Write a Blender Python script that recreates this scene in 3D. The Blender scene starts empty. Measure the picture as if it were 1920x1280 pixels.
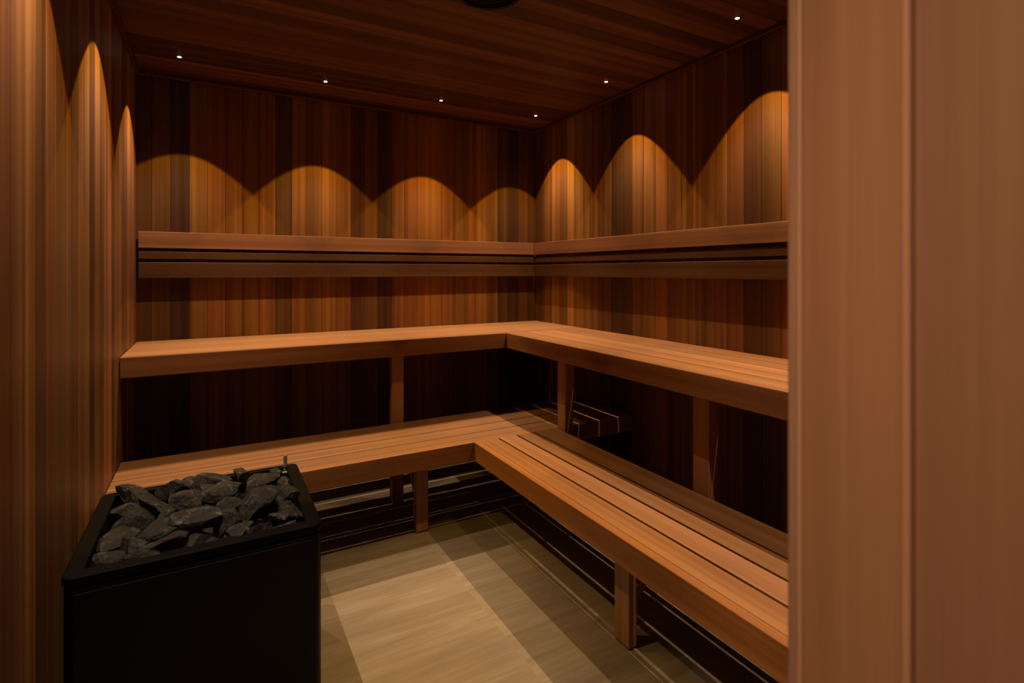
import bpy, bmesh, math, random
from mathutils import Vector, Matrix, noise

random.seed(7)
sc = bpy.context.scene
col = sc.collection

# ------------------------------------------------------------------ camera
H = 1.3965
F_PX, YAW, CY = 999.18, math.radians(29.298), 508.5
cam_d = bpy.data.cameras.new('camera')
cam = bpy.data.objects.new('camera', cam_d)
col.objects.link(cam)
cam.location = (0, 0, H)
cam.rotation_euler = (math.pi / 2, 0, -YAW)
cam_d.sensor_width = 36.0
cam_d.lens = F_PX / 1920 * 36.0
cam_d.shift_y = -(640 - CY) / 1920
cam_d.clip_start = 0.02
cam_d.dof.use_dof = True
cam_d.dof.focus_distance = 3.0
cam_d.dof.aperture_fstop = 4.0
sc.camera = cam

# ------------------------------------------------------------------ world: soft light of the room outside the door
W = bpy.data.worlds.new('hall_light')
sc.world = W
W.use_nodes = True
bg = W.node_tree.nodes['Background']
bg.inputs['Color'].default_value = (1.0, 0.74, 0.62, 1)
bg.inputs['Strength'].default_value = 0.10

# ------------------------------------------------------------------ exposure
vs = sc.view_settings
vs.view_transform = 'Standard'
vs.look = 'None'
vs.exposure = 0.0
vs.gamma = 1.0
vs.use_curve_mapping = False

LAMP_W = 66.0          # watt of one ceiling spot
JAMB_FILL_W = 108.0

# ------------------------------------------------------------------ room dimensions (metres)
XL, XR, YB = -0.386, 2.325, 3.7475
ZC = 2.558
YF = 0.329            # inner face of the front wall
YO = 0.13             # outer face of the front wall
XJ = 0.50             # right jamb of the door opening
HU, FU, XU, YU = 0.990, 0.100, 1.6915, 3.0904      # upper bench
HL, FL, XLB, YLB = 0.487, 0.100, 1.2134, 2.5733    # lower bench

# ------------------------------------------------------------------ helpers
def tag(o, label=None, cat=None, group=None, kind=None):
    if label: o['label'] = label
    if cat: o['category'] = cat
    if group: o['group'] = group
    if kind: o['kind'] = kind
    return o

def link(name, me, mat=None, parent=None, loc=(0, 0, 0), tint=None):
    o = bpy.data.objects.new(name, me)
    col.objects.link(o)
    o.location = loc
    if me is not None and mat is not None and len(me.materials) == 0:
        me.materials.append(mat)
    if parent is not None:
        o.parent = parent
    if tint is not None:
        o.color = (*tint, 1)
    return o

def empty(name, loc=(0, 0, 0)):
    o = bpy.data.objects.new(name, None)
    o.empty_display_size = 0.05
    col.objects.link(o)
    o.location = loc
    return o

_cache = {}
def box_mesh(sx, sy, sz, bev, mat, seg=1):
    """chamfered box centred at the origin, shared between alike pieces"""
    key = (round(sx, 4), round(sy, 4), round(sz, 4), bev, mat.name, seg)
    if key in _cache:
        return _cache[key]
    bm = bmesh.new()
    bmesh.ops.create_cube(bm, size=1.0)
    bmesh.ops.scale(bm, vec=(sx, sy, sz), verts=bm.verts)
    if bev > 0:
        bmesh.ops.bevel(bm, geom=list(bm.edges), offset=bev, segments=seg, affect='EDGES', profile=0.5)
    me = bpy.data.meshes.new('box')
    bm.to_mesh(me); bm.free()
    me.materials.append(mat)
    _cache[key] = me
    return me

def box(name, x0, x1, y0, y1, z0, z1, mat, parent=None, bev=0.002, tint=None, seg=1):
    me = box_mesh(x1 - x0, y1 - y0, z1 - z0, bev, mat, seg)
    c = Vector(((x0 + x1) / 2, (y0 + y1) / 2, (z0 + z1) / 2))
    if parent is not None:
        c = c - parent_origin(parent)
    return link(name, me, None, parent, c, tint)

def parent_origin(p):
    v = Vector(p.location)
    while p.parent is not None:
        p = p.parent
        v = v + Vector(p.location)
    return v

def bm_obj(name, bm, mat, parent=None, loc=(0, 0, 0), smooth=False, tint=None):
    me = bpy.data.meshes.new(name)
    bm.to_mesh(me); bm.free()
    me.materials.append(mat)
    if smooth:
        for p in me.polygons: p.use_smooth = True
    return link(name, me, None, parent, loc, tint)

def add_cyl(bm, r, z0, z1, n=24, cx=0, cy=0, r2=None):
    r2 = r if r2 is None else r2
    lo = [bm.verts.new((cx + r * math.cos(2 * math.pi * i / n), cy + r * math.sin(2 * math.pi * i / n), z0)) for i in range(n)]
    hi = [bm.verts.new((cx + r2 * math.cos(2 * math.pi * i / n), cy + r2 * math.sin(2 * math.pi * i / n), z1)) for i in range(n)]
    for i in range(n):
        j = (i + 1) % n
        bm.faces.new((lo[i], lo[j], hi[j], hi[i]))
    bm.faces.new(list(reversed(lo))); bm.faces.new(hi)

def add_ring(bm, ro, ri, z0, z1, n=40):
    P = []
    for r, z in ((ri, z0), (ro, z0), (ro, z1), (ri, z1)):
        P.append([bm.verts.new((r * math.cos(2 * math.pi * i / n), r * math.sin(2 * math.pi * i / n), z)) for i in range(n)])
    for a in range(4):
        b = (a + 1) % 4
        for i in range(n):
            j = (i + 1) % n
            bm.faces.new((P[a][i], P[a][j], P[b][j], P[b][i]))
    bmesh.ops.recalc_face_normals(bm, faces=bm.faces)

# ------------------------------------------------------------------ materials
def new_mat(name):
    m = bpy.data.materials.new(name)
    m.use_nodes = True
    nt = m.node_tree
    return m, nt, nt.nodes, nt.links, nt.nodes['Principled BSDF']

def math_node(N, L, op, a, b=None):
    n = N.new('ShaderNodeMath'); n.operation = op
    for i, v in enumerate((a, b)):
        if v is None: continue
        if isinstance(v, (int, float)): n.inputs[i].default_value = v
        else: L.new(v, n.inputs[i])
    return n.outputs[0]

def wood(name, axis, rough=0.5, spec=0.35, contrast=1.0, fine=1.0):
    """cedar: colour of the board comes from the object, grain runs along axis"""
    m, nt, N, L, P = new_mat(name)
    tc = N.new('ShaderNodeTexCoord')
    oi = N.new('ShaderNodeObjectInfo')
    comb = N.new('ShaderNodeCombineXYZ')
    r1 = math_node(N, L, 'MULTIPLY', oi.outputs['Random'], 37.0)
    r2 = math_node(N, L, 'MULTIPLY', oi.outputs['Random'], 91.0)
    r3 = math_node(N, L, 'MULTIPLY', oi.outputs['Random'], 53.0)
    for i, r in enumerate((r1, r2, r3)): L.new(r, comb.inputs[i])
    add = N.new('ShaderNodeVectorMath'); add.operation = 'ADD'
    L.new(tc.outputs['Object'], add.inputs[0]); L.new(comb.outputs[0], add.inputs[1])
    def stretched(long, cross, detail, rough_, dist=0.0):
        mp = N.new('ShaderNodeMapping')
        s = [cross, cross, cross]; s[axis] = long
        mp.inputs['Scale'].default_value = s
        L.new(add.outputs[0], mp.inputs['Vector'])
        nz = N.new('ShaderNodeTexNoise')
        nz.inputs['Scale'].default_value = 1.0
        nz.inputs['Detail'].default_value = detail
        nz.inputs['Roughness'].default_value = rough_
        nz.inputs['Distortion'].default_value = dist
        L.new(mp.outputs[0], nz.inputs['Vector'])
        return nz.outputs['Fac']
    broad = stretched(0.30, 22.0, 1.5, 0.5, 0.25)
    mid = stretched(0.5, 75.0, 2.0, 0.5, 0.2)
    fin = stretched(2.5, 260.0, 3.0, 0.6)
    pores = stretched(9.0, 420.0, 2.0, 0.5)
    def ramp(fac, lo, hi, a, b):
        mr = N.new('ShaderNodeMapRange'); mr.clamp = True
        mr.inputs['From Min'].default_value = lo; mr.inputs['From Max'].default_value = hi
        mr.inputs['To Min'].default_value = a; mr.inputs['To Max'].default_value = b
        L.new(fac, mr.inputs['Value'])
        return mr.outputs[0]
    c = contrast
    b1 = ramp(broad, 0.3, 0.7, 1 - 0.34 * c, 1 + 0.26 * c)
    b2 = ramp(mid, 0.3, 0.7, 1 - 0.15 * c, 1 + 0.10 * c)
    b3 = ramp(fin, 0.3, 0.7, 1 - 0.09 * fine, 1 + 0.06 * fine)
    b4 = ramp(pores, 0.25, 0.45, 1 - 0.08 * fine, 1.0)
    v = math_node(N, L, 'MULTIPLY', b1, b2)
    v = math_node(N, L, 'MULTIPLY', v, b3)
    v = math_node(N, L, 'MULTIPLY', v, b4)
    # darker streaks turn redder: green and blue fall faster than red
    vg = math_node(N, L, 'POWER', v, 1.28)
    vb = math_node(N, L, 'POWER', v, 1.55)
    cc = N.new('ShaderNodeCombineXYZ')
    L.new(v, cc.inputs[0]); L.new(vg, cc.inputs[1]); L.new(vb, cc.inputs[2])
    mul = N.new('ShaderNodeVectorMath'); mul.operation = 'MULTIPLY'
    L.new(oi.outputs['Color'], mul.inputs[0]); L.new(cc.outputs[0], mul.inputs[1])
    L.new(mul.outputs[0], P.inputs['Base Color'])
    P.inputs['Roughness'].default_value = rough
    P.inputs['Specular IOR Level'].default_value = spec
    bp = N.new('ShaderNodeBump')
    bp.inputs['Strength'].default_value = 0.12
    bp.inputs['Distance'].default_value = 0.002
    L.new(fin, bp.inputs['Height'])
    L.new(bp.outputs[0], P.inputs['Normal'])
    return m

WX = wood('cedar_grain_x', 0)
WY = wood('cedar_grain_y', 1)
WZ = wood('cedar_grain_z', 2)
BX = wood('bench_cedar_grain_x', 0, rough=0.45, contrast=0.55)
BY = wood('bench_cedar_grain_y', 1, rough=0.45, contrast=0.55)
BZ = wood('bench_cedar_grain_z', 2, rough=0.45, contrast=0.55)

JW = wood('jamb_cedar_grain_z', 2, rough=0.5, contrast=0.35, fine=0.5)

def plain(name, colr, rough, metal=0.0, spec=0.5, bump=None):
    m, nt, N, L, P = new_mat(name)
    nz = N.new('ShaderNodeTexNoise'); nz.inputs['Scale'].default_value = 60.0
    tc = N.new('ShaderNodeTexCoord'); L.new(tc.outputs['Object'], nz.inputs['Vector'])
    mr = N.new('ShaderNodeMapRange')
    mr.inputs['To Min'].default_value = rough - 0.05; mr.inputs['To Max'].default_value = rough + 0.05
    L.new(nz.outputs['Fac'], mr.inputs['Value']); L.new(mr.outputs[0], P.inputs['Roughness'])
    P.inputs['Base Color'].default_value = (*colr, 1)
    P.inputs['Metallic'].default_value = metal
    P.inputs['Specular IOR Level'].default_value = spec
    if bump:
        b = N.new('ShaderNodeBump'); b.inputs['Strength'].default_value = bump
        n2 = N.new('ShaderNodeTexNoise'); n2.inputs['Scale'].default_value = 900.0
        L.new(tc.outputs['Object'], n2.inputs['Vector']); L.new(n2.outputs['Fac'], b.inputs['Height'])
        L.new(b.outputs[0], P.inputs['Normal'])
    return m

BACKING = plain('dark_backing_board', (0.02, 0.009, 0.004), 0.8)
BLACK = plain('black_powder_coat', (0.0028, 0.0028, 0.0032), 0.45, spec=0.18, bump=0.05)
BLACK_RIM = plain('black_enamel_rim', (0.0022, 0.0018, 0.0018), 0.5, spec=0.09, bump=0.04)
RUBBER = plain('black_rubber', (0.006, 0.005, 0.005), 0.8)
STEEL = plain('matt_steel', (0.26, 0.245, 0.23), 0.4, metal=0.15)
GRILLE = plain('black_mesh_grille', (0.003, 0.003, 0.003), 0.7, spec=0.2)
GROUT = plain('beige_grout', (0.28, 0.245, 0.185), 0.7)

def emit(name, c, s):
    m = bpy.data.materials.new(name); m.use_nodes = True
    nt = m.node_tree; nt.nodes.clear()
    e = nt.nodes.new('ShaderNodeEmission'); o = nt.nodes.new('ShaderNodeOutputMaterial')
    e.inputs['Color'].default_value = (*c, 1); e.inputs['Strength'].default_value = s
    nt.links.new(e.outputs[0], o.inputs[0])
    return m
LENS = emit('lit_lamp_lens', (1.0, 0.88, 0.72), 30.0)

def travertine():
    m, nt, N, L, P = new_mat('travertine_tile')
    tc = N.new('ShaderNodeTexCoord'); oi = N.new('ShaderNodeObjectInfo')
    r = math_node(N, L, 'MULTIPLY', oi.outputs['Random'], 61.0)
    cb = N.new('ShaderNodeCombineXYZ')
    for i in range(3): L.new(r, cb.inputs[i])
    ad = N.new('ShaderNodeVectorMath'); ad.operation = 'ADD'
    L.new(tc.outputs['Object'], ad.inputs[0]); L.new(cb.outputs[0], ad.inputs[1])
    def nz(sx, sy, detail, rough_, dist):
        mp = N.new('ShaderNodeMapping'); mp.inputs['Scale'].default_value = (sx, sy, 1)
        L.new(ad.outputs[0], mp.inputs['Vector'])
        n = N.new('ShaderNodeTexNoise'); n.inputs['Scale'].default_value = 1.0
        n.inputs['Detail'].default_value = detail; n.inputs['Roughness'].default_value = rough_
        n.inputs['Distortion'].default_value = dist
        L.new(mp.outputs[0], n.inputs['Vector'])
        return n.outputs['Fac']
    a = nz(1.3, 16.0, 6.0, 0.62, 0.8)
    b = nz(4.0, 70.0, 4.0, 0.65, 0.9)
    cr = N.new('ShaderNodeValToRGB')
    e = cr.color_ramp.elements
    e[0].position = 0.30; e[0].color = (0.196, 0.158, 0.116, 1)
    e[1].position = 0.72; e[1].color = (0.285, 0.248, 0.196, 1)
    x = cr.color_ramp.elements.new(0.5); x.color = (0.230, 0.191, 0.145, 1)
    L.new(a, cr.inputs[0])
    mr = N.new('ShaderNodeMapRange')
    mr.inputs['From Min'].default_value = 0.3; mr.inputs['From Max'].default_value = 0.7
    mr.inputs['To Min'].default_value = 0.88; mr.inputs['To Max'].default_value = 1.10
    L.new(b, mr.inputs['Value'])
    mu = N.new('ShaderNodeVectorMath'); mu.operation = 'SCALE'
    L.new(cr.outputs[0], mu.inputs[0]); L.new(mr.outputs[0], mu.inputs['Scale'])
    L.new(mu.outputs[0], P.inputs['Base Color'])
    P.inputs['Roughness'].default_value = 0.42
    P.inputs['Specular IOR Level'].default_value = 0.35
    bp = N.new('ShaderNodeBump'); bp.inputs['Strength'].default_value = 0.08; bp.inputs['Distance'].default_value = 0.002
    L.new(b, bp.inputs['Height']); L.new(bp.outputs[0], P.inputs['Normal'])
    return m
TILE = travertine()

def rock_mat():
    m, nt, N, L, P = new_mat('dark_sauna_stone')
    tc = N.new('ShaderNodeTexCoord'); oi = N.new('ShaderNodeObjectInfo')
    r = math_node(N, L, 'MULTIPLY', oi.outputs['Random'], 47.0)
    cb = N.new('ShaderNodeCombineXYZ')
    for i in range(3): L.new(r, cb.inputs[i])
    ad = N.new('ShaderNodeVectorMath'); ad.operation = 'ADD'
    L.new(tc.outputs['Object'], ad.inputs[0]); L.new(cb.outputs[0], ad.inputs[1])
    n1 = N.new('ShaderNodeTexNoise'); n1.inputs['Scale'].default_value = 34.0; n1.inputs['Detail'].default_value = 6.0; n1.inputs['Roughness'].default_value = 0.7
    n2 = N.new('ShaderNodeTexNoise'); n2.inputs['Scale'].default_value = 120.0; n2.inputs['Detail'].default_value = 4.0
    for n in (n1, n2): L.new(ad.outputs[0], n.inputs['Vector'])
    cr = N.new('ShaderNodeValToRGB'); e = cr.color_ramp.elements
    e[0].position = 0.36; e[0].color = (0.0055, 0.0058, 0.0075, 1)
    e[1].position = 0.70; e[1].color = (0.115, 0.112, 0.108, 1)
    x = e.new(0.55); x.color = (0.0150, 0.0157, 0.0180, 1)
    L.new(n1.outputs['Fac'], cr.inputs[0])
    mu = N.new('ShaderNodeVectorMath'); mu.operation = 'MULTIPLY'
    L.new(cr.outputs[0], mu.inputs[0]); L.new(oi.outputs['Color'], mu.inputs[1])
    L.new(mu.outputs[0], P.inputs['Base Color'])
    P.inputs['Roughness'].default_value = 0.72
    P.inputs['Specular IOR Level'].default_value = 0.4
    bp = N.new('ShaderNodeBump'); bp.inputs['Strength'].default_value = 1.0; bp.inputs['Distance'].default_value = 0.012
    ad2 = math_node(N, L, 'ADD', n1.outputs['Fac'], math_node(N, L, 'MULTIPLY', n2.outputs['Fac'], 0.4))
    L.new(ad2, bp.inputs['Height']); L.new(bp.outputs[0], P.inputs['Normal'])
    return m
ROCK = rock_mat()

# ------------------------------------------------------------------ cedar tints (linear)
CEDAR, CEDAR_BACK, CEDAR_RIGHT, CEDAR_LEFT = (0.36, 0.168, 0.055), (0.288, 0.108, 0.015), (0.335, 0.138, 0.030), (0.345, 0.160, 0.060)
def T(level, hue=0.0, lite=CEDAR):
    """level 0 very dark .. 1 very light; hue > 0 redder, < 0 more golden"""
    dark = Vector((0.028, 0.0105, 0.0034))
    lite = Vector(lite)
    v = dark.lerp(lite, level ** 1.25 * 1.12)
    return (v[0] * (1 + 0.10 * hue), v[1] * (1 - 0.10 * hue), v[2] * (1 + 0.10 * hue))

BENCH = (0.325, 0.160, 0.072)
def bench_tint(j=0.12):
    k = 1 + random.uniform(-j, j); h = random.uniform(-0.05, 0.05)
    return (BENCH[0] * k, BENCH[1] * k * (1 - h), BENCH[2] * k * (1 - 1.5 * h))

# ------------------------------------------------------------------ floor
floor = box('floor', -1.2, 3.0, -1.2, 4.0, -0.06, -0.0005, GROUT, bev=0)
tag(floor, 'beige travertine tiled floor of the sauna', 'floor', kind='structure')
TX, TY = 1.2, 0.594
cols_x = [0.977 + TX * k for k in range(-2, 2)]
for ci, x0 in enumerate(cols_x):
    off = 1.611 if ci == 2 else 1.611 - TY / 2
    y = off - TY * 5
    while y < 3.75:
        xa, xb = max(x0, -1.2), min(x0 + TX, 2.36)
        ya, yb = max(y, -1.2), min(y + TY, 3.78)
        if yb - ya > 0.02 and xb - xa > 0.02:
            box('tile', xa + 0.0012, xb - 0.0012, ya + 0.0012, yb - 0.0012, -0.0004, 0.0, TILE, floor, bev=0)
        y += TY

# ------------------------------------------------------------------ walls
PT = 0.014   # plank thickness
wall_back = box('wall_back', XL - 0.1, XR + 0.1, YB + PT, YB + 0.1, 0, ZC + 0.02, BACKING, bev=0)
tag(wall_back, 'back sauna wall clad in vertical cedar planks above the long bench', 'wall', kind='structure')
wall_right = box('wall_right', XR + PT, XR + 0.1, YO, YB + PT, 0, ZC + 0.02, BACKING, bev=0)
tag(wall_right, 'right sauna wall clad in vertical cedar planks', 'wall', kind='structure')
wall_left = box('wall_left', XL - 0.1, XL - PT, YO, YB + PT, 0, ZC + 0.02, BACKING, bev=0)
tag(wall_left, 'left sauna wall clad in vertical cedar planks beside the heater', 'wall', kind='structure')

back_levels = {-3: .25, -2: .30, -1: .09, 0: .52, 1: .74, 2: .55, 3: .60, 4: .66, 5: .28, 6: .60, 7: .55, 8: .78, 9: .62,
               10: .24, 11: .48, 12: .20, 13: .58, 14: .62, 15: .80, 16: .76, 17: .58, 18: .50, 19: .62, 20: .72,
               21: .56, 22: .26, 23: .10, 24: .34, 25: .22}
P0, PP = -0.124, 0.0953
for k in range(-3, 26):
    x0 = max(P0 + PP * k, XL); x1 = min(P0 + PP * (k + 1), XR)
    if k == 25: x1 = XR + 0.012
    if k == -3: x0 = XL - 0.012
    box('plank', x0 + 0.0006, x1 - 0.0006, YB, YB + PT, 0.0, ZC, WZ, wall_back, bev=0.0012,
        tint=T(back_levels[k], random.uniform(-0.6, 0.8), CEDAR_BACK))

right_levels = [.30, .46, .72, .44, .86, .66, .52, .40, .30, .12, .16, .44, .58, .74, .52, .66, .46, .50, .44, .20, .36,
                .62, .48, .30, .56, .40, .66, .5, .35, .6, .5, .4, .55, .6]
y1 = YB; i = 0
edges = [3.605, 3.501]
while edges[-1] > YO + 0.02: edges.append(edges[-1] - 0.1021)
for e in edges:
    ye = max(e, YO)
    box('plank', XR, XR + PT, ye + 0.0006, y1 - 0.0006, 0.0, ZC, WZ, wall_right, bev=0.0012,
        tint=T(right_levels[i % len(right_levels)], random.uniform(-0.6, 0.6), CEDAR_RIGHT))
    y1 = ye; i += 1

left_levels = [l ** 0.85 for l in [.30, .62, .42, .70, .34, .26, .60, .48, .30, .74, .62, .36, .58, .22, .70, .56, .40, .64, .44, .58, .28, .66, .5, .4, .6, .5, .3, .55, .6, .4, .5, .6, .4, .5]]
y1 = YB; i = 0
e = YB - 0.0954
while True:
    ye = max(e, YO)
    box('plank', XL - PT, XL, ye + 0.0006, y1 - 0.0006, 0.0, ZC, WZ, wall_left, bev=0.0018,
        tint=T(left_levels[i % len(left_levels)], random.uniform(-0.4, 0.6), CEDAR_LEFT))
    y1 = ye; i += 1
    if ye <= YO + 0.001: break
    e -= 0.0954

# front wall with the door opening the camera looks through
wall_front = box('wall_front', XJ + 0.02, XR, YO + PT, YF - PT, 0, ZC, BACKING, bev=0)
tag(wall_front, 'cedar clad front wall to the right of the doorway', 'wall', kind='structure')
hd = box('door_header', XL - 0.05, XJ + 0.02, YO + PT, YF - PT, 2.10, ZC, WX, wall_front, bev=0.002, tint=T(.5))
x = XJ + 0.02
while x < XR - 0.01:
    xe = min(x + PP, XR - 0.0005)
    for (ya, yb) in ((YO, YO + PT), (YF - PT, YF)):
        box('plank', x + 0.0006, xe - 0.0006, ya, yb, 0.0, ZC - 0.001, WZ, wall_front, bev=0.0015, tint=T(random.uniform(.35, .7), .5))
    x = xe
# right door jamb
door = box('door_1', XJ + PT, XJ + 0.0195, YO + 0.002, YF - 0.004, 0.0, 2.0995, BACKING, bev=0)
tag(door, 'cedar boarded door jamb close to the camera at the right', 'door jamb', kind='structure')
JT = (0.37, 0.196, 0.112)
def jamb_piece(name, proud, y0, y1, bev, tint):
    box(name, XJ - proud, XJ + PT - 0.0005, y0, y1, 0.0, 2.0995, JW, door, bev=bev, tint=tint, seg=3)
jamb_piece('plank', 0.0, YO - 0.004, 0.2195, 0.0025, (0.275, 0.146, 0.092))
jamb_piece('bead', 0.0032, 0.2215, 0.2288, 0.0030, (0.47, 0.262, 0.172))  # pale tint paints the highlight along this rounded edge
jamb_piece('plank', 0.0006, 0.2291, 0.3132, 0.0010, JT)
jamb_piece('bead', 0.0036, 0.3135, 0.3185, 0.0023, (0.47, 0.275, 0.185))  # lighter tint for the painted bright line at the far edge
jamb_piece('edge_strip', 0.0020, 0.3188, 0.3287, 0.0030, (0.33, 0.185, 0.125))

# ------------------------------------------------------------------ ceiling: planks along x
ceiling = box('ceiling', XL - 0.1, XR + 0.1, YO, YB + 0.1, ZC + PT, ZC + 0.06, BACKING, bev=0)
tag(ceiling, 'cedar plank ceiling, tints darkened for shade, with small recessed spotlights', 'ceiling', kind='structure')
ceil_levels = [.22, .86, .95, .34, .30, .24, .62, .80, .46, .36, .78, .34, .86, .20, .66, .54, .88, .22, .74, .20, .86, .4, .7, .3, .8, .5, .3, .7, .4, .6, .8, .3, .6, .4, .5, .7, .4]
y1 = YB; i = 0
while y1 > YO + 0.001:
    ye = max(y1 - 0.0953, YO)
    box('plank', XL, XR, ye + 0.0006, y1 - 0.0006, ZC, ZC + PT, WX, ceiling, bev=0.0012, tint=T((0.17 + 0.68 * ceil_levels[i % len(ceil_levels)]) * 0.56, 0.5))  # all plank tints scaled down to paint in the ceiling's shade
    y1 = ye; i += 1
tw, th = 0.020, 0.024
tt = T(.24, .3)  # tint lowered to paint in the strip's weaker light
tag(box('trim_1', XL, XR, YB - tw, YB - 0.0004, ZC - th, ZC - 0.0004, WX, bev=0.003, tint=T(.22, .3)), 'thin cedar strip where the back wall meets the ceiling', 'trim', kind='structure')
tag(box('trim_2', XR - tw, XR - 0.0004, YF, YB - tw - 0.001, ZC - th, ZC - 0.0004, WY, bev=0.003, tint=tt), 'thin cedar strip where the right wall meets the ceiling', 'trim', kind='structure')
tag(box('trim_3', XL + 0.0004, XL + tw, YF, YB - tw - 0.001, ZC - th, ZC - 0.0004, WY, bev=0.003, tint=T(.24, .3)), 'thin cedar strip where the left wall meets the ceiling', 'trim', kind='structure')

# ------------------------------------------------------------------ benches
def slat_bench(root_name, label, along, a0, a1, front, back, top, fascia_h, cuts, gap, bearers, rear=True, rear_t=0.034, tones=None, fascia_tint=(0.245, 0.106, 0.040)):
    """bench run along x (front faces -y) or along y (front faces -x)"""
    root = empty(root_name, ((a0 + a1) / 2, (front + back) / 2, 0) if along == 'x' else ((front + back) / 2, (a0 + a1) / 2, 0))
    tag(root, label, 'bench', 'sauna benches')
    mat = BX if along == 'x' else BY
    matc = BY if along == 'x' else BX
    def bb(name, l0, l1, d0, d1, z0, z1, m, bev=0.003, tint=None, seg=2):
        if along == 'x': return box(name, l0, l1, d0, d1, z0, z1, m, root, bev, tint or bench_tint(), seg)
        return box(name, d0, d1, l0, l1, z0, z1, m, root, bev, tint or bench_tint(), seg)
    ft = 0.036
    bb('fascia', a0, a1, front, front + ft, top - fascia_h, top, mat, 0.004, tint=fascia_tint)
    edge = [front + ft + 0.0006 - gap / 2] + list(cuts) + [back + gap / 2]
    for k, (d0, d1) in enumerate(zip(edge, edge[1:])):
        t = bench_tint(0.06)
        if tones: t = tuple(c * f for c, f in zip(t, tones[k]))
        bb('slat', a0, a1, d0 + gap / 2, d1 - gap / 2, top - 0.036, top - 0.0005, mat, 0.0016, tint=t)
    s1 = back - 0.03
    if rear:
        bb('rear_rail', a0, a1, back - rear_t - 0.004, back - 0.004, top - fascia_h, top - 0.0365, mat)
        s1 = back - rear_t - 0.0045
    for q in bearers:
        bb('bearer', q - 0.02, q + 0.02, front + ft + 0.0005, s1, top - 0.085, top - 0.0365, matc, 0.002)
    return root, bb

UB, ub = slat_bench('sauna_bench', 'upper cedar bench along the back wall', 'x', XL + 0.003, XR - 0.002, YU, YB - 0.003, HU, FU, [3.245, 3.370, 3.495, 3.620], 0.0065,
                    [-0.34, 0.30, 0.97, 1.62, 2.28], rear=False)
ub('post', 0.938, 1.011, 3.146, 3.196, 0.0, HU - 0.0265 - 0.06, BZ, tint=bench_tint(0.05))
UR, ur = slat_bench('sauna_bench', 'upper cedar bench along the right wall', 'y', YF + 0.003, YU - 0.001, XU, XR - 0.003, HU, FU, [1.840, 1.948, 2.064, 2.178], 0.0095,
                    [0.5, 1.03, 1.53, 2.05, 2.54, 3.0], rear=False,
                    tones=[(1, .98, .9), (1.04, 1.03, 1), (1.12, 1.14, 1.1), (.9, .9, .92), (.86, .84, .8)])
for (a, b) in ((2.490, 2.571), (1.487, 1.569), (0.42, 0.50)):
    ur('post', a, b, 1.745, 1.800, 0.0, HU - 0.0265 - 0.06, BZ, tint=bench_tint(0.05))
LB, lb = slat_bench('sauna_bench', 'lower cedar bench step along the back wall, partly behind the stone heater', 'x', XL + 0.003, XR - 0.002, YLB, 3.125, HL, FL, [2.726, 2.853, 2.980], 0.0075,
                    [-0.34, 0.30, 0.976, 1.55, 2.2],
                    fascia_tint=(0.29, 0.125, 0.045), tones=[(.86, .86, .82), (.80, .82, .78), (.74, .76, .70), (.50, .48, .42)])  # last tone darkens the rear slat as painted shadow of the upper bench
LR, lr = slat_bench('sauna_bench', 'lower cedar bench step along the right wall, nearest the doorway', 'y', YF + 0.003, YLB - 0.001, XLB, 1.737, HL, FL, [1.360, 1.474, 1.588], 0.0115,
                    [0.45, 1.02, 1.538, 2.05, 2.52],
                    fascia_tint=(0.36, 0.155, 0.048), tones=[(.92, .86, .72), (1.06, 1.10, 1.15), (.66, .62, .52), (.66, .60, .50)])  # third and fourth tones paint upper-bench shade into the rear slats

def leg(f, a0, a1, d0, d1, top):
    l = f('leg', a0, a1, d0, d1, 0.006, top, BZ, tint=bench_tint(0.05))
    return l
for (a0, a1) in ((0.943, 1.010), (-0.33, -0.263), (1.72, 1.787)):
    l = leg(lb, a0, a1, 2.720, 2.768, HL - 0.0855)
    box('foot_pad', a0 + 0.004, a1 - 0.004, 2.724, 2.764, 0.0, 0.0065, RUBBER, l, 0.001)
for (a0, a1) in ((1.498, 1.579), (0.42, 0.50)):
    l = leg(lr, a0, a1, 1.333, 1.373, HL - 0.0855)
    box('foot_pad', 1.337, 1.369, a0 + 0.004, a1 - 0.004, 0.0, 0.0065, RUBBER, l, 0.001)

def brace(root, along, a, d0, z0, d1, z1, w=0.030, t=0.045):
    """diagonal brace in the plane across the bench, from the leg up to the rear underside"""
    bm = bmesh.new()
    o = parent_origin(root)
    dv = Vector((d1 - d0, z1 - z0)).normalized(); nv = Vector((-dv.y, dv.x)) * (t / 2)
    pts = [Vector((d0, z0)) + nv, Vector((d0, z0)) - nv, Vector((d1, z1)) - nv, Vector((d1, z1)) + nv]
    vs_ = []
    for s in (-w / 2, w / 2):
        row = []
        for p in pts:
            c = Vector((a + s, p.x, p.y)) if along == 'x' else Vector((p.x, a + s, p.y))
            row.append(bm.verts.new(c - o))
        vs_.append(row)
    bm.faces.new(vs_[0]); bm.faces.new(list(reversed(vs_[1])))
    for i in range(4):
        j = (i + 1) % 4
        bm.faces.new((vs_[0][i], vs_[1][i], vs_[1][j], vs_[0][j]))
    bmesh.ops.recalc_face_normals(bm, faces=bm.faces)
    bmesh.ops.bevel(bm, geom=list(bm.edges), offset=0.002, segments=1, affect='EDGES')
    return bm_obj('brace', bm, BZ, root, tint=bench_tint(0.05))
brace(LB, 'x', 0.976, 2.780, 0.17, 2.985, 0.375)
brace(LB, 'x', -0.297, 2.780, 0.17, 2.985, 0.375)
brace(LR, 'y', 1.538, 1.385, 0.17, 1.590, 0.375)

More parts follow.
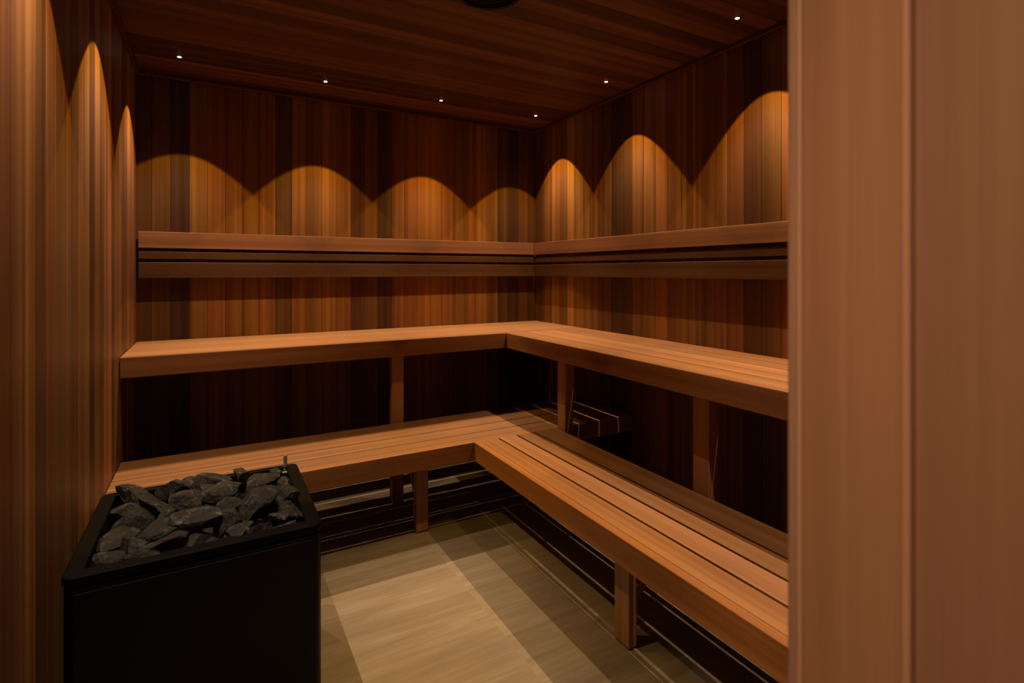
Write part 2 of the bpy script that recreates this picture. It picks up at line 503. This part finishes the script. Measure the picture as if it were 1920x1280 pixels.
# ------------------------------------------------------------------ backrests
Z = 0.0965
def backrest(label, along, a0, a1, wall, battens):
    sgn = -1
    root = empty('backrest', ((a0 + a1) / 2, wall - 0.03, 1.26 + Z) if along == 'x' else (wall - 0.03, (a0 + a1) / 2, 1.26 + Z))
    tag(root, label, 'backrest', 'wall backrests')
    mat = BX if along == 'x' else BY
    def bb(name, l0, l1, d0, d1, z0, z1, m, tint):
        if along == 'x': return box(name, l0, l1, d0, d1, z0, z1, m, root, 0.0025, tint, 2)
        return box(name, d0, d1, l0, l1, z0, z1, m, root, 0.0025, tint, 2)
    f = wall - 0.037
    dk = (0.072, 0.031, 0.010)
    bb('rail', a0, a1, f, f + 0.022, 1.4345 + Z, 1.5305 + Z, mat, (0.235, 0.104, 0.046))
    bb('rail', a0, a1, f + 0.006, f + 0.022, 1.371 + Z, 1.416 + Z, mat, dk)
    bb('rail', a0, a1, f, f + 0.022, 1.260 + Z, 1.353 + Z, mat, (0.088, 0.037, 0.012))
    for q in battens:
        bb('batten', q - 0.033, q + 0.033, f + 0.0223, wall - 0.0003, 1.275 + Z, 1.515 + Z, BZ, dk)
    return root
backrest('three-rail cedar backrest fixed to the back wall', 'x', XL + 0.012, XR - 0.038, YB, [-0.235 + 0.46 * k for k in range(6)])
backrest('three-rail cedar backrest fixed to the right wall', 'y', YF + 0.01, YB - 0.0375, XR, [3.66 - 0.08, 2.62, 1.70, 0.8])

# ------------------------------------------------------------------ ceiling spots
ring_bm = bmesh.new(); add_ring(ring_bm, 0.0125, 0.0092, -0.0012, 0.0, 28)
ring_me = bpy.data.meshes.new('spot_ring'); ring_bm.to_mesh(ring_me); ring_bm.free(); ring_me.materials.append(plain('dark_spot_ring', (0.03, 0.02, 0.015), 0.4))
lens_bm = bmesh.new(); add_cyl(lens_bm, 0.0090, -0.0018, -0.0004, 24)
lens_me = bpy.data.meshes.new('spot_lens'); lens_bm.to_mesh(lens_me); lens_bm.free(); lens_me.materials.append(LENS)

def spot_data(name, ang, blend, power, colr, rad):
    d = bpy.data.lights.new(name, 'SPOT')
    d.spot_size = math.radians(ang); d.spot_blend = blend
    d.energy = power; d.color = colr; d.shadow_soft_size = rad
    return d
SPOT = spot_data('spot_beam', 76.5, 0.085, LAMP_W * 0.52, (1.0, 0.54, 0.07), 0.0025)      # full beam with its golden rim
FRINGE = spot_data('spot_core', 74.0, 0.75, LAMP_W * 0.72, (1.0, 0.78, 0.66), 0.0025)     # whiter core of the beam
lamps = [
    (-0.159, 3.400, 'ceiling spotlight in the back left corner, nearest the left wall'),
    (0.601, 3.403, 'second ceiling spotlight from the left along the back wall'),
    (1.353, 3.397, 'third ceiling spotlight from the left along the back wall'),
    (2.101, 3.382, 'ceiling spotlight in the back right corner'),
    (2.101, 2.566, 'middle ceiling spotlight along the right wall'),
    (2.098, 1.627, 'nearest ceiling spotlight visible along the right wall'),
    (-0.159, 2.530, 'ceiling spotlight above the left wall, just beyond the stone heater'),
    (-0.159, 1.650, 'ceiling spotlight above the left wall, over the near side of the heater'),
    (2.098, 0.850, 'ceiling spotlight by the right wall hidden behind the door jamb'),
    (1.353, 0.850, 'ceiling spotlight inside the front wall, second from the right wall'),
]
for (x, y, lab) in lamps:
    r = empty('ceiling_spotlight', (x, y, ZC))
    tag(r, lab, 'spotlight', 'recessed ceiling spotlights')
    link('ring', ring_me, None, r, (0, 0, 0))
    link('lens', lens_me, None, r, (0, 0, 0))
    for d in (SPOT, FRINGE):
        lo = bpy.data.objects.new('beam', d); col.objects.link(lo); lo.parent = r; lo.location = (0, 0, -0.012)

# hall outside the doorway: its ceiling and an added, unseen downlight that brightens the door jamb
hall = box('ceiling', -1.6, 2.6, -1.4, YO - 0.001, 2.60, 2.66, plain('hall_plaster', (0.55, 0.50, 0.45), 0.9), bev=0)
tag(hall, 'plain hall ceiling outside the sauna doorway, behind the camera', 'ceiling', kind='structure')
hr = empty('ceiling_spotlight', (-0.42, -0.12, 2.60))
tag(hr, 'added unseen downlight outside the sauna doorway, fill light for the jamb', 'spotlight', 'recessed ceiling spotlights')
link('ring', ring_me, None, hr).scale = (4, 4, 2); link('lens', lens_me, None, hr).scale = (4, 4, 1)
JAMB_FILL = spot_data('jamb_fill_beam', 120.0, 0.6, JAMB_FILL_W, (1.0, 0.64, 0.35), 0.04)
lo = bpy.data.objects.new('beam', JAMB_FILL); col.objects.link(lo); lo.parent = hr; lo.location = (0, 0, -0.02)

# ------------------------------------------------------------------ round black fixture on the ceiling
rv = empty('ceiling_vent', (0.997, 1.972, ZC))
tag(rv, 'round black ceiling fixture at the top edge of the view', 'ceiling fixture')
bm = bmesh.new(); add_ring(bm, 0.135, 0.118, -0.014, 0.0, 56); bm_obj('rim', bm, BLACK, rv, smooth=False)
bm = bmesh.new(); add_cyl(bm, 0.1178, -0.007, -0.0005, 56); bm_obj('plate', bm, GRILLE, rv)
bm = bmesh.new()
for rr in (0.025, 0.05, 0.075, 0.1): add_ring(bm, rr + 0.004, rr, -0.0105, -0.0068, 48)
bm_obj('grille_ring', bm, GRILLE, rv)

# ------------------------------------------------------------------ sauna heater
hx0, hx1, hy0, hy1, hz = -0.345, 0.303, 1.765, 2.376, 0.600
heater = empty('sauna_heater', ((hx0 + hx1) / 2, (hy0 + hy1) / 2, 0))
tag(heater, 'black box sauna heater filled with dark stones beside the left wall', 'heater')
ho = Vector(heater.location)

def rrect(x0, x1, y0, y1, r, n=6):
    pts = []
    for cx, cy, a in ((x1 - r, y1 - r, 0), (x0 + r, y1 - r, 90), (x0 + r, y0 + r, 180), (x1 - r, y0 + r, 270)):
        for i in range(n + 1):
            t = math.radians(a + 90 * i / n)
            pts.append((cx + r * math.cos(t), cy + r * math.sin(t)))
    return pts

def loft(bm, loops, close=True):
    """loops: list of (pts, z); consecutive loops are bridged"""
    rows = [[bm.verts.new((p[0] - ho.x, p[1] - ho.y, z)) for p in pts] for pts, z in loops]
    n = len(rows[0])
    for a, b in zip(rows, rows[1:]):
        for i in range(n):
            j = (i + 1) % n
            bm.faces.new((a[i], a[j], b[j], b[i]))
    return rows

bm = bmesh.new()
rows = loft(bm, [(rrect(hx0 + .004, hx1 - .004, hy0 + .004, hy1 - .004, .022), 0.03),
                 (rrect(hx0 + .004, hx1 - .004, hy0 + .004, hy1 - .004, .022), hz - 0.034),
                 (rrect(hx0 + .012, hx1 - .012, hy0 + .012, hy1 - .012, .018), hz - 0.034),
                 (rrect(hx0 + .012, hx1 - .012, hy0 + .012, hy1 - .012, .018), hz - 0.022)])
bm.faces.new(list(reversed(rows[0])))
bmesh.ops.recalc_face_normals(bm, faces=bm.faces)
bm_obj('body', bm, BLACK, heater, smooth=False)
rw = 0.044
bm = bmesh.new()
ri = (hx0 + rw, hx1 - rw, hy0 + rw, hy1 - rw * 0.7)
loops = [(rrect(hx0 + .002, hx1 - .002, hy0 + .002, hy1 - .002, .022), hz - 0.022),
         (rrect(hx0, hx1, hy0, hy1, .024), hz - 0.019),
         (rrect(hx0, hx1, hy0, hy1, .024), hz - 0.003),
         (rrect(hx0 + .003, hx1 - .003, hy0 + .003, hy1 - .003, .022), hz),
         (rrect(ri[0] - .002, ri[1] + .002, ri[2] - .002, ri[3] + .002, .006), hz),
         (rrect(*ri, .005), hz - 0.002),
         (rrect(*ri, .005), hz - 0.19)]
rows = loft(bm, loops)
bmesh.ops.recalc_face_normals(bm, faces=bm.faces)
bm_obj('rim', bm, BLACK_RIM, heater)
box('stone_tray', ri[0], ri[1], ri[2], ri[3], hz - 0.20, hz - 0.185, BLACK, heater, bev=0)
box('front_panel', hx0 + .026, hx1 - .030, hy0 + .0005, hy0 + .0045, 0.05, hz - 0.045, BLACK, heater, bev=0.0015)
box('side_panel', hx1 - .0045, hx1 - .0005, hy0 + .03, hy1 - .03, 0.05, hz - 0.045, BLACK, heater, bev=0.0015)
for (fx, fy) in ((hx0 + .05, hy0 + .05), (hx1 - .05, hy0 + .05), (hx0 + .05, hy1 - .05), (hx1 - .05, hy1 - .05)):
    bm = bmesh.new(); add_cyl(bm, 0.018, 0.0, 0.031, 20)
    bm_obj('foot', bm, RUBBER, heater, (fx - ho.x, fy - ho.y, 0))
# thermometer pin with clip at the far right corner
px_, py_ = 0.256, 2.338
bm = bmesh.new()
add_cyl(bm, 0.0072, -0.05, 0.036, 18); add_cyl(bm, 0.0072, 0.036, 0.040, 18, r2=0.005); add_cyl(bm, 0.0095, -0.006, 0.004, 18)
pin = bm_obj('sensor_pin', bm, STEEL, heater, (px_ - ho.x, py_ - ho.y, hz + 0.012), smooth=False)
bm = bmesh.new()
bmesh.ops.create_cube(bm, size=1.0); bmesh.ops.scale(bm, vec=(0.026, 0.014, 0.003), verts=bm.verts)
bmesh.ops.bevel(bm, geom=list(bm.edges), offset=0.0008, segments=1, affect='EDGES')
bm_obj('clip', bm, STEEL, pin, (-0.002, -0.030, -0.020))

# ------------------------------------------------------------------ stones
def rock_mesh(seed, sx, sy, sz, sub=3):
    rnd = random.Random(seed)
    bm = bmesh.new()
    bmesh.ops.create_icosphere(bm, subdivisions=sub, radius=1.0)
    planes = []
    for _ in range(10):
        d = Vector((rnd.gauss(0, 1), rnd.gauss(0, 1), rnd.gauss(0, 1))).normalized()
        planes.append((d, rnd.uniform(0.40, 0.78)))
    off = Vector((rnd.uniform(0, 50), rnd.uniform(0, 50), rnd.uniform(0, 50)))
    for v in bm.verts:
        for d, k in planes:
            q = v.co.dot(d)
            if q > k: v.co -= d * (q - k)
    for v in bm.verts:
        nrm = v.co.normalized()
        v.co += nrm * (noise.noise(v.co * 2.2 + off) * 0.08 + noise.noise(v.co * 6.0 + off) * 0.035)
    bmesh.ops.scale(bm, vec=(sx, sy, sz), verts=bm.verts)
    me = bpy.data.meshes.new('stone'); bm.to_mesh(me); bm.free()
    me.materials.append(ROCK)
    return me

def unproj(px, py, z):
    d = F_PX * (z - H) / (CY - py); r = (px - 960) / F_PX * d
    s, c = math.sin(YAW), math.cos(YAW)
    return r * c + d * s, -r * s + d * c

# centre in the picture, size across and in depth (metres), height of the centre, label
S = [
 (207, 1045, .115, .085, .575, 'pale grey stone at the near left corner of the heater'),
 (213, 996, .110, .130, .590, 'tall grey stone against the left rim of the heater'),
 (261, 966, .095, .085, .585, 'flat blackish stone near the left rim, behind the tall grey one'),
 (258, 1006, .120, .085, .600, 'purplish stone right of the tall grey stone at the left rim'),
 (265, 921, .170, .085, .585, 'long grey stone lying along the far left rim of the heater'),
 (236, 948, .110, .060, .575, 'thin dark stone wedged by the left rim below the long grey one'),
 (290, 940, .140, .085, .605, 'broad slanting stone in front of the long far left stone'),
 (297, 979, .140, .115, .612, 'broad grey stone left of the biggest central stone'),
 (276, 1036, .125, .075, .585, 'wide low stone at the near rim, second from the left'),
 (316, 1012, .105, .085, .595, 'upright light-edged stone behind the near rim, left of centre'),
 (361, 1010, .090, .080, .590, 'small block stone at the near rim below the central stone'),
 (394, 1013, .060, .045, .575, 'smallest pebble-like stone at the middle of the near rim'),
 (347, 925, .100, .085, .605, 'dark steep stone directly behind the central stone'),
 (376, 958, .150, .110, .625, 'biggest purplish grey stone at the centre of the heap'),
 (318, 957, .080, .070, .600, 'small dark stone between the two broad left stones'),
 (362, 903, .085, .055, .600, 'small stone in the far row, left of the middle'),
 (398, 889, .110, .050, .600, 'thin flat stone on the far rim near the middle'),
 (422, 908, .115, .095, .615, 'grey rounded stone behind and right of the central stone'),
 (386, 912, .060, .060, .605, 'little grey stone in the far row beside the rounded one'),
 (455, 881, .095, .065, .610, 'pointed dark stone sticking up over the far rim'),
 (486, 897, .140, .085, .622, 'pale spotted stone in the far right of the heap'),
 (474, 938, .130, .130, .628, 'large slanting slab right of the central stone'),
 (430, 944, .075, .060, .600, 'small flat stone between the central stone and the slab'),
 (433, 966, .080, .075, .600, 'leaf shaped stone at the lower right of the central stone'),
 (518, 881, .060, .060, .590, 'small dark stone in the far right corner by the metal pin'),
 (540, 899, .055, .050, .585, 'small stone touching the right rim next to the metal pin'),
 (534, 921, .105, .070, .602, 'mottled stone at the right rim behind the egg shaped one'),
 (548, 950, .075, .090, .590, 'egg shaped grey stone against the right rim'),
 (521, 962, .070, .080, .588, 'narrow stone left of the egg shaped one'),
 (538, 979, .090, .060, .575, 'low stone at the near right corner of the heater'),
 (487, 986, .110, .065, .588, 'wide grey stone at the near rim, right of centre'),
 (441, 992, .095, .085, .592, 'rough stone at the near rim below the slab'),
 (456, 975, .075, .055, .590, 'small dark stone under the near end of the slab'),
 (347, 988, .080, .060, .580, 'black stone in the hollow beneath the central stone'),
 (320, 903, .100, .055, .595, 'grey stone in the far row between the long stone and the middle'),
 (505, 935, .080, .070, .588, 'dark stone in the gap between the slab and the right rim'),
]
for i, (px, py, w, d, z, lab) in enumerate(S):
    x, y = unproj(px, py, z + 0.018)
    hh = 0.034 + 0.10 * min(w, d) * random.Random(i).uniform(0.8, 1.6)
    o = link('sauna_stone', rock_mesh(100 + i, w * 0.66, d * 0.73, hh), None, None, (0, 0, 0))
    rr = random.Random(900 + i)
    o.rotation_euler = (rr.uniform(-.35, .35), rr.uniform(-.35, .35), rr.uniform(-.5, .5) - 0.35)
    x = min(max(x, ri[0] + w * 0.42), ri[1] - w * 0.42)
    y = min(max(y, ri[2] + d * 0.45), ri[3] - d * 0.45)
    o.location = (x, y, z - 0.005)
    g = rr.uniform(0.75, 1.25)
    o.color = (g * rr.uniform(0.96, 1.08), g, g * rr.uniform(0.96, 1.08), 1)
    tag(o, lab, 'stone', 'stones heaped in the sauna heater')
# lower layer of stones that carries the heap
rr = random.Random(5)
k = 0
for a in range(5):
    for b in range(5):
        x = ri[0] + 0.055 + a * (ri[1] - ri[0] - 0.11) / 4 + rr.uniform(-.012, .012)
        y = ri[2] + 0.055 + b * (ri[3] - ri[2] - 0.11) / 4 + rr.uniform(-.012, .012)
        o = link('sauna_stone', rock_mesh(500 + k, .066, .064, .055, 2), None, None, (x, y, hz - 0.185 + 0.06 + 0.045))
        o.rotation_euler = (rr.uniform(-.4, .4), rr.uniform(-.4, .4), rr.uniform(0, 6))
        gg = rr.uniform(.5, .8); o.color = (gg, gg, gg, 1)
        tag(o, 'dark stone in the lower layer, glimpsed between the upper stones', 'stone', 'lower layer of heater stones')
        k += 1
